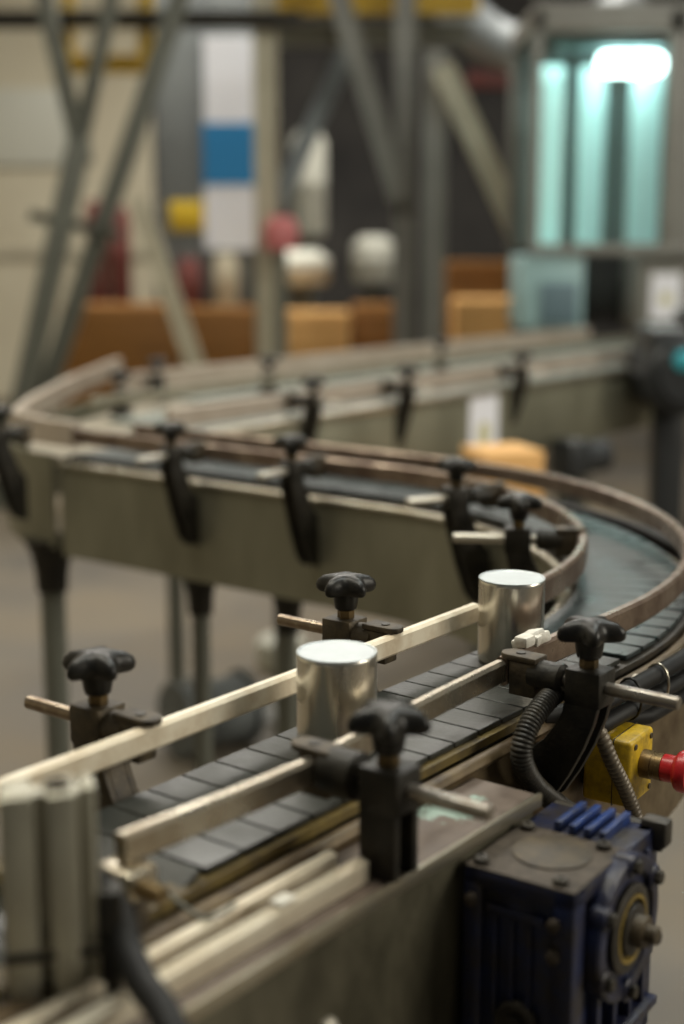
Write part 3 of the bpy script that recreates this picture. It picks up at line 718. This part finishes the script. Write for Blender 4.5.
# lower body
c = MB(); c.box(px(526), px(590), 0.02, 0.5, 0.93, ZB-0.025, 0.01); c.build('base_cabinet', 'mach_blue', mc)
c = MB(); c.box(px(545), px(583), 0.005, 0.021, pz(325), pz(283), 0.004); c.build('access_panel', 'mach_dkb', mc)
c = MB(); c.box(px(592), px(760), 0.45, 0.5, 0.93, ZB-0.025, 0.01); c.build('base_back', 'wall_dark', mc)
c = MB(); c.box(px(648), px(760), 0.05, 0.44, 0.93, ZB-0.025, 0.01); c.build('base_side', 'mach', mc)
for x, y in ((0.05, 0.1), (0.05, DP-0.1), (X1-0.08, 0.1), (X1-0.08, DP-0.1)):
    c = MB(); c.box(x-0.03, x+0.03, y-0.03, y+0.03, 0, ZB-0.02 if y > 0.5 or x > 0.5 else 0.93, 0.004); c.build('leg', 'mach', mc)
t = thing('paper_notice', 'white label with small yellow mark on the lower body of the glazed machine', 'notice', at(665, 320, YM+0.04), 0, world=True)
ww = at(680, 300, YM).x-at(650, 300, YM).x; hh = at(0, 273, YM).z-at(0, 320, YM).z
c = MB(); c.box(-ww/2, ww/2, 0.0, 0.008, 0, hh); c.build('sheet', 'paper', t)
c = MB(); c.lathe([(0.03, 0), (0.03, 0.001), (0, 0.001)], 20, Matrix.Translation((0, 0.0, hh*0.45)) @ Matrix.Rotation(PI/2, 4, 'X')); c.build('print', 'paper_y', t)
# black drive motor at the right end of the far bed
p = at(676, 374, 4.55)
mt = thing('drive_motor', 'black drive motor with teal eye hanging at the right end of the far bed', 'motor', (p.x, p.y, 0), 0, world=True)
c = MB(); c.cyl((0, -0.12, p.z), (0, 0.26, p.z), 0.12, 28, bev=0.015); c.box(-0.10, 0.2, -0.10, 0.2, p.z-0.02, p.z+0.15, 0.02); c.cyl((0, -0.14, p.z), (0, -0.11, p.z), 0.085, 24, bev=0.006)
for k in range(12):
    a_ = 2*PI*k/12; c.cyl((0.118*math.cos(a_), -0.08, p.z+0.118*math.sin(a_)), (0.118*math.cos(a_), 0.22, p.z+0.118*math.sin(a_)), 0.010, 6)
c.build('motor_body', 'motor', mt)
c = MB(); c.box(0.02, 0.24, -0.06, 0.16, p.z+0.05, p.z+0.20, 0.012); c.build('terminal_box', 'motor', mt)
c = MB(); c.lathe([(0.034, 0), (0.034, 0.008), (0.02, 0.016), (0, 0.018)], 20, Matrix.Translation((-0.01, -0.14, p.z+0.055)) @ Matrix.Rotation(PI/2, 4, 'X')); c.build('lens', 'teal', mt)
c = MB(); c.box(-0.05, 0.05, 0.02, 0.12, 0.0, p.z-0.08, 0.008); c.build('stand', 'motor', mt)
# small dark motor below the far bed and orange box on the floor behind
p = at(575, 455, 4.2)
t = thing('gear_motor', 'small black gear motor on a thin stand below the far bed', 'motor', (p.x, p.y, p.z-0.06), 0.6, world=True)
c = MB(); c.cyl((0, 0, 0.05), (0.12, 0, 0.05), 0.05, 20, bev=0.006); c.box(-0.06, 0.02, -0.05, 0.05, 0.0, 0.11, 0.01); c.build('motor_body', 'motor', t)
c = MB(); c.box(-0.03, 0.0, -0.015, 0.015, -p.z+0.06, 0.02, 0.003); c.build('stand', 'motor', t)

# ------------------------------------------------------------------ background: steel frame, cabinets, boxes
def pole(px0, py0, px1, py1, Y, wpx, m, label, name='steel_brace', cat='steel brace', group='steel frame members behind the conveyor', d=0.06, dY=0.0, foot=False):
    a = at(px0, py0, Y); b = at(px1, py1, Y+dY); w_ = wpx*Y/1422/2*0.82
    if foot and abs(px0-px1) < 6: b = Vector((a.x, Y, 0.0))
    elif foot:                              # carry the member on down to the floor along its own line
        k = (a.z)/(a.z-b.z); b = a + (b-a)*k
    v = b-a; L_ = v.length
    mx = Matrix.Translation(a) @ v.to_track_quat('Z', 'Y').to_matrix().to_4x4()
    # keep the wide face towards the hall
    x = Vector((0, 1, 0)).cross(v.normalized()); 
    zc = v.normalized(); yc = zc.cross(x).normalized(); x = x.normalized()
    mx = Matrix(((x.x, yc.x, zc.x, a.x), (x.y, yc.y, zc.y, a.y), (x.z, yc.z, zc.z, a.z), (0, 0, 0, 1)))
    c = MB()                                # channel section: web with two flanges
    c.box(-w_, w_, -0.006, 0.006, 0, L_, 0.002)
    for s in (-1, 1): c.box(s*w_-0.006, s*w_+0.006, -d/2, d/2, 0, L_, 0.002)
    o = c.build(name, m); o.data.transform(Matrix.Identity(4))
    o.matrix_world = mx
    return tag(o, label, cat, group)
pole(264, -40, 264, 330, 7.4, 25, 'beige_st', 'pale beige upright post right of the blue and white poster', 'steel_post', 'steel post', foot=True)
pole(406, -40, 406, 330, 7.6, 22, 'grey_st', 'grey upright post, left one of the close pair near the middle', 'steel_post', 'steel post', foot=True)
pole(436, 50, 436, 330, 7.3, 24, 'grey_st', 'pale grey upright post, right one of the close pair, top of the diagonal brace', 'steel_post', 'steel post', foot=True)
pole(328, -40, 400, 200, 7.45, 22, 'grey_st', 'grey-beige diagonal brace leaning against the left one of the close post pair')
pole(442, 66, 524, 246, 7.2, 24, 'beige_st', 'beige diagonal brace running down towards the glazed machine')
pole(352, 40, 274, 212, 7.8, 18, 'cab', 'blue-grey diagonal brace between the beige post and the close pair', dY=-0.36)
pole(40, -20, 84, 165, 7.0, 17, 'green_st', 'dark diagonal brace at the upper left of the frame')
pole(116, -20, 78, 150, 7.1, 15, 'green_st', 'dark diagonal brace crossing at the upper left of the frame')
pole(186, -20, 60, 350, 7.08, 20, 'green_st', 'long grey-green diagonal brace sloping down left past the maroon cylinders', foot=True)
pole(80, 140, 34, 350, 6.95, 24, 'green_st', 'wide grey-green diagonal brace sloping down left in front of the cream wall', foot=True)
pole(138, 200, 190, 350, 6.8, 18, 'beige_st', 'pale diagonal strut sloping down right past the wood boards', foot=True)
pole(30, 215, 120, 235, 7.05, 10, 'green_st', 'thin dark crosspiece at the left of the frame')
# overhead beams
def beam(px0, px1, py0, py1, Y, m, label, cat='beam', name='overhead_beam', dY=0.12):
    a = at(px0, py1, Y); b = at(px1, py0, Y); c = MB(); h_ = b.z-a.z
    c.box(a.x, b.x, Y, Y+dY, a.z, a.z+0.02, 0.003); c.box(a.x, b.x, Y, Y+dY, b.z-0.02, b.z, 0.003); c.box(a.x, b.x, Y+dY/2-0.01, Y+dY/2+0.01, a.z, b.z)
    return tag(c.build(name, m), label, cat, 'beams over the steel frame')
beam(-60, 300, 10, 26, 7.3, 'dark_gap', 'dark horizontal beam across the top left')
beam(58, 152, 54, 72, 7.5, 'beam_y', 'short yellow beam at the top left behind the braces')
beam(258, 480, -8, 12, 7.7, 'beam_y', 'yellow beam along the top middle edge')
beam(270, 470, 22, 44, 8.0, 'green_st', 'dark grey beam below the yellow beam at the top middle')
pole(68, -20, 68, 62, 7.45, 10, 'beam_y', 'thin yellow upright at the top left, left one of two', 'yellow_upright', 'upright')
pole(146, -20, 146, 62, 7.45, 14, 'beam_y', 'thin yellow upright at the top left, right one of two', 'yellow_upright', 'upright')
# cabinet with poster and sign
a = at(160, 335, 8.6); b = at(258, 0, 8.6)
cb = thing('tall_cabinet', 'tall blue-grey cabinet standing behind the beige post', 'cabinet', (a.x, 8.6, 0), 0, world=True)
wd = b.x-a.x
c = MB(); c.box(0, wd, 0, 0.5, 0.06, 3.2, 0.01); c.build('carcass', 'cab', cb)
c = MB(); c.box(0.02, wd*0.5-0.005, -0.02, 0.0, 0.1, 3.15, 0.006); c.build('door', 'cab', cb)
c = MB(); c.box(wd*0.5+0.005, wd-0.02, -0.02, 0.0, 0.1, 3.15, 0.006); c.build('door', 'cab', cb)
c = MB(); c.box(0.03, wd-0.03, 0.03, 0.47, 0.0, 0.06); c.build('plinth', 'dark_gap', cb)
a = at(205, 250, 8.56); b = at(254, 36, 8.56)
po = thing('poster', 'tall white poster with blue band hanging on the blue-grey cabinet', 'poster', (a.x, 8.56, a.z), 0, world=True)
wp, hp = b.x-a.x, b.z-a.z
c = MB(); c.box(0, wp, 0, 0.018, 0, hp*0.31); c.build('lower_sheet', 'poster_w', po)
c = MB(); c.box(0, wp, -0.002, 0.018, hp*0.31, hp*0.60); c.build('blue_band', 'poster_b', po)
c = MB(); c.box(0.01, wp-0.01, 0, 0.018, hp*0.60, hp); c.build('upper_sheet', 'poster_w', po)
a = at(170, 231, 8.57); b = at(207, 201, 8.57)
c = MB(); c.box(a.x, b.x, 8.57, 8.578, a.z, b.z, 0.002); tag(c.build('yellow_sign', 'sticker'), 'small plain yellow sign on the cabinet left of the poster', 'sign')
# boxes and boards on stands behind the far bed
def crate(px0, px1, py0, py1, Y, dY, m, label, cat, name, legs=True):
    a = at(px0, py1, Y); b = at(px1, py0, Y)
    t = thing(name, label, cat, (a.x, Y, 0), 0, world=True); wd = b.x-a.x
    c = MB(); c.box(0, wd, 0, dY, 0.35, b.z, 0.012); c.build('body', m, t)
    c = MB(); c.box(-0.004, wd+0.004, -0.004, dY+0.004, b.z-0.08, b.z-0.05, 0.003); c.build('band', m, t)
    c = MB()
    for x in (0.05, wd-0.15): c.box(x, x+0.1, 0.02, dY-0.02, 0.0, 0.35, 0.004)
    c.build('skid', 'wood', t)
    return t
crate(62, 176, 306, 350, 7.9, 0.45, 'wood', 'large brown wooden crate at the left behind the diagonal strut', 'crate', 'wooden_crate')
crate(184, 262, 308, 350, 8.1, 0.28, 'wood', 'brown wooden crate left of the beige post', 'crate', 'wooden_crate')
crate(268, 350, 312, 352, 8.0, 0.3, 'card', 'orange cardboard carton right of the beige post', 'carton', 'carton')
crate(352, 398, 306, 352, 8.3, 0.5, 'wood', 'brown wooden crate left of the close post pair', 'crate', 'wooden_crate')
crate(456, 524, 300, 346, 7.5, 0.45, 'card', 'pale orange carton left of the glazed machine, in front of the darker one', 'carton', 'carton')
crate(446, 524, 262, 346, 8.1, 0.5, 'wood', 'darker orange-brown crate left of the glazed machine, behind the pale carton', 'crate', 'wooden_crate')
a = at(482, 478, 3.5); b = at(548, 452, 3.5)
t = thing('carton', 'low orange carton on a stool seen below the paper notice', 'carton', ((a.x+b.x)/2, 3.5, 0), R(18), world=True)
hw_ = (b.x-a.x)/2
c = MB(); c.box(-hw_, hw_, 0, 0.16, a.z-0.06, b.z, 0.006); c.build('body', 'card', t)
c = MB()
for x in (-hw_+0.03, hw_-0.06):
    for y in (0.02, 0.11): c.box(x, x+0.03, y, y+0.03, 0, a.z-0.06)
c.build('stand', 'green_st', t)
# small background things
def drum(px0, px1, py0, py1, Y, m, label, cat, name, to_floor=True):
    a = at(px0, py1, Y); b = at(px1, py0, Y); r = (b.x-a.x)/2
    t = thing(name, label, cat, (a.x+r, Y+r, 0 if to_floor else a.z), 0, world=True)
    zb = 0.0 if to_floor else a.z
    c = MB(); c.lathe([(r*0.9, a.z-zb), (r, a.z-zb+0.03), (r, (a.z+b.z)/2-zb-0.01), (r*1.03, (a.z+b.z)/2-zb), (r, (a.z+b.z)/2-zb+0.01), (r, b.z-zb-0.06), (r*0.6, b.z-zb)], 24); c.build('shell', m, t)
    if to_floor:
        c = MB(); c.cyl((0, 0, 0), (0, 0, a.z+0.01), r*0.35, 14); c.cyl((0, 0, 0), (0, 0, 0.03), r*0.9, 20); c.build('stand', 'green_st', t)
    return t
drum(290, 326, 130, 236, 8.95, 'pale', 'pale upright drum on a stand right of the beige post', 'drum', 'drum')
drum(262, 298, 216, 250, 7.12, 'pink', 'round pink lamp head in front of the beige post', 'lamp', 'warning_lamp')
drum(268, 330, 250, 285, 8.4, 'pale', 'low pale tub below the pink lamp', 'tub', 'tub')
drum(352, 396, 236, 284, 9.2, 'pale', 'pale bin in the shadow behind the close post pair', 'bin', 'bin')
drum(86, 105, 200, 305, 8.5, 'maroon', 'tall maroon cylinder at the left, left one of a pair', 'gas cylinder', 'gas_cylinder')
drum(109, 128, 206, 305, 8.5, 'maroon', 'tall maroon cylinder at the left, right one of a pair', 'gas cylinder', 'gas_cylinder')
drum(176, 200, 258, 308, 8.40, 'maroon', 'short dark red drum in front of the blue-grey cabinet', 'drum', 'drum')
drum(213, 238, 254, 308, 8.40, 'beige_st', 'short beige drum below the poster', 'drum', 'drum')
# curved duct at top and its red cap
P = [at(452, -20, 8.4), at(462, 14, 8.4), at(490, 40, 8.4), at(530, 52, 8.4), at(580, 40, 8.6), at(640, 0, 8.6)]
c = MB(); c.tube(catmull(P, 8), 0.14, 18); tag(c.build('air_duct', 'duct'), 'wide curved blue-grey air duct at the top behind the glazed machine', 'duct')
a = at(468, 88, 8.36); b = at(516, 70, 8.36)
c = MB(); c.box(a.x, b.x, 8.36, 8.46, a.z, b.z, 0.02); c.cyl(((a.x+b.x)/2, 8.41, b.z-0.02), ((a.x+b.x)/2, 8.41, b.z+0.16), 0.02, 10); tag(c.build('red_valve_box', 'maroon'), 'small dark red box high up left of the glazed machine', 'box')

# pale wall board at far left, loose things on the floor under the far run, odd clutter behind
a = at(-10, 166, BY-0.06); b = at(70, 88, BY-0.06)
c = MB(); c.box(a.x, b.x, BY-0.05, BY, a.z, b.z, 0.01); tag(c.build('wall_board', 'pale'), 'wide pale board on the cream wall at the upper left', 'board')
p = at(212, 752, 3.55)
t = thing('floor_roller', 'grey hose drum lying on the floor, seen under the cream rail', 'drum', (p.x, p.y, 0.0), R(35), world=True)
c = MB(); c.cyl((-0.10, 0, 0.10), (0.10, 0, 0.10), 0.085, 24, bev=0.01)
for x in (-0.10, 0.10): c.cyl((x-0.008, 0, 0.10), (x+0.008, 0, 0.10), 0.10, 24, bev=0.003)
c.build('drum', 'cab', t)
c = MB(); c.cyl((-0.13, 0, 0.10), (0.13, 0, 0.10), 0.02, 14); c.build('axle', 'grey_st', t)
p = at(228, 728, 3.75)
t = thing('floor_tray', 'low pale grey tray on the floor behind the grey hose drum', 'tray', (p.x+0.03, p.y+0.12, 0.0), R(-20), world=True)
c = MB(); c.prism([(-0.16, 0.0), (0.16, 0.0), (0.18, 0.07), (0.165, 0.07), (0.15, 0.012), (-0.15, 0.012), (-0.165, 0.07), (-0.18, 0.07)], 'y', -0.1, 0.1, 0.002)
c.build('shell', 'mach', t)
p = at(282, 672, 4.3)
t = thing('floor_canister', 'small white canister on the floor under the far run, left of the nearer can', 'canister', (p.x, p.y, 0.0), 0, world=True)
c = MB(); c.lathe([(0.075, 0), (0.08, 0.01), (0.08, 0.08), (0.06, 0.095), (0.02, 0.10)], 20); c.build('body', 'pale', t)
c = MB(); c.cyl((0, 0, 0.098), (0, 0, 0.12), 0.022, 14, bev=0.002); c.build('cap', 'white', t)
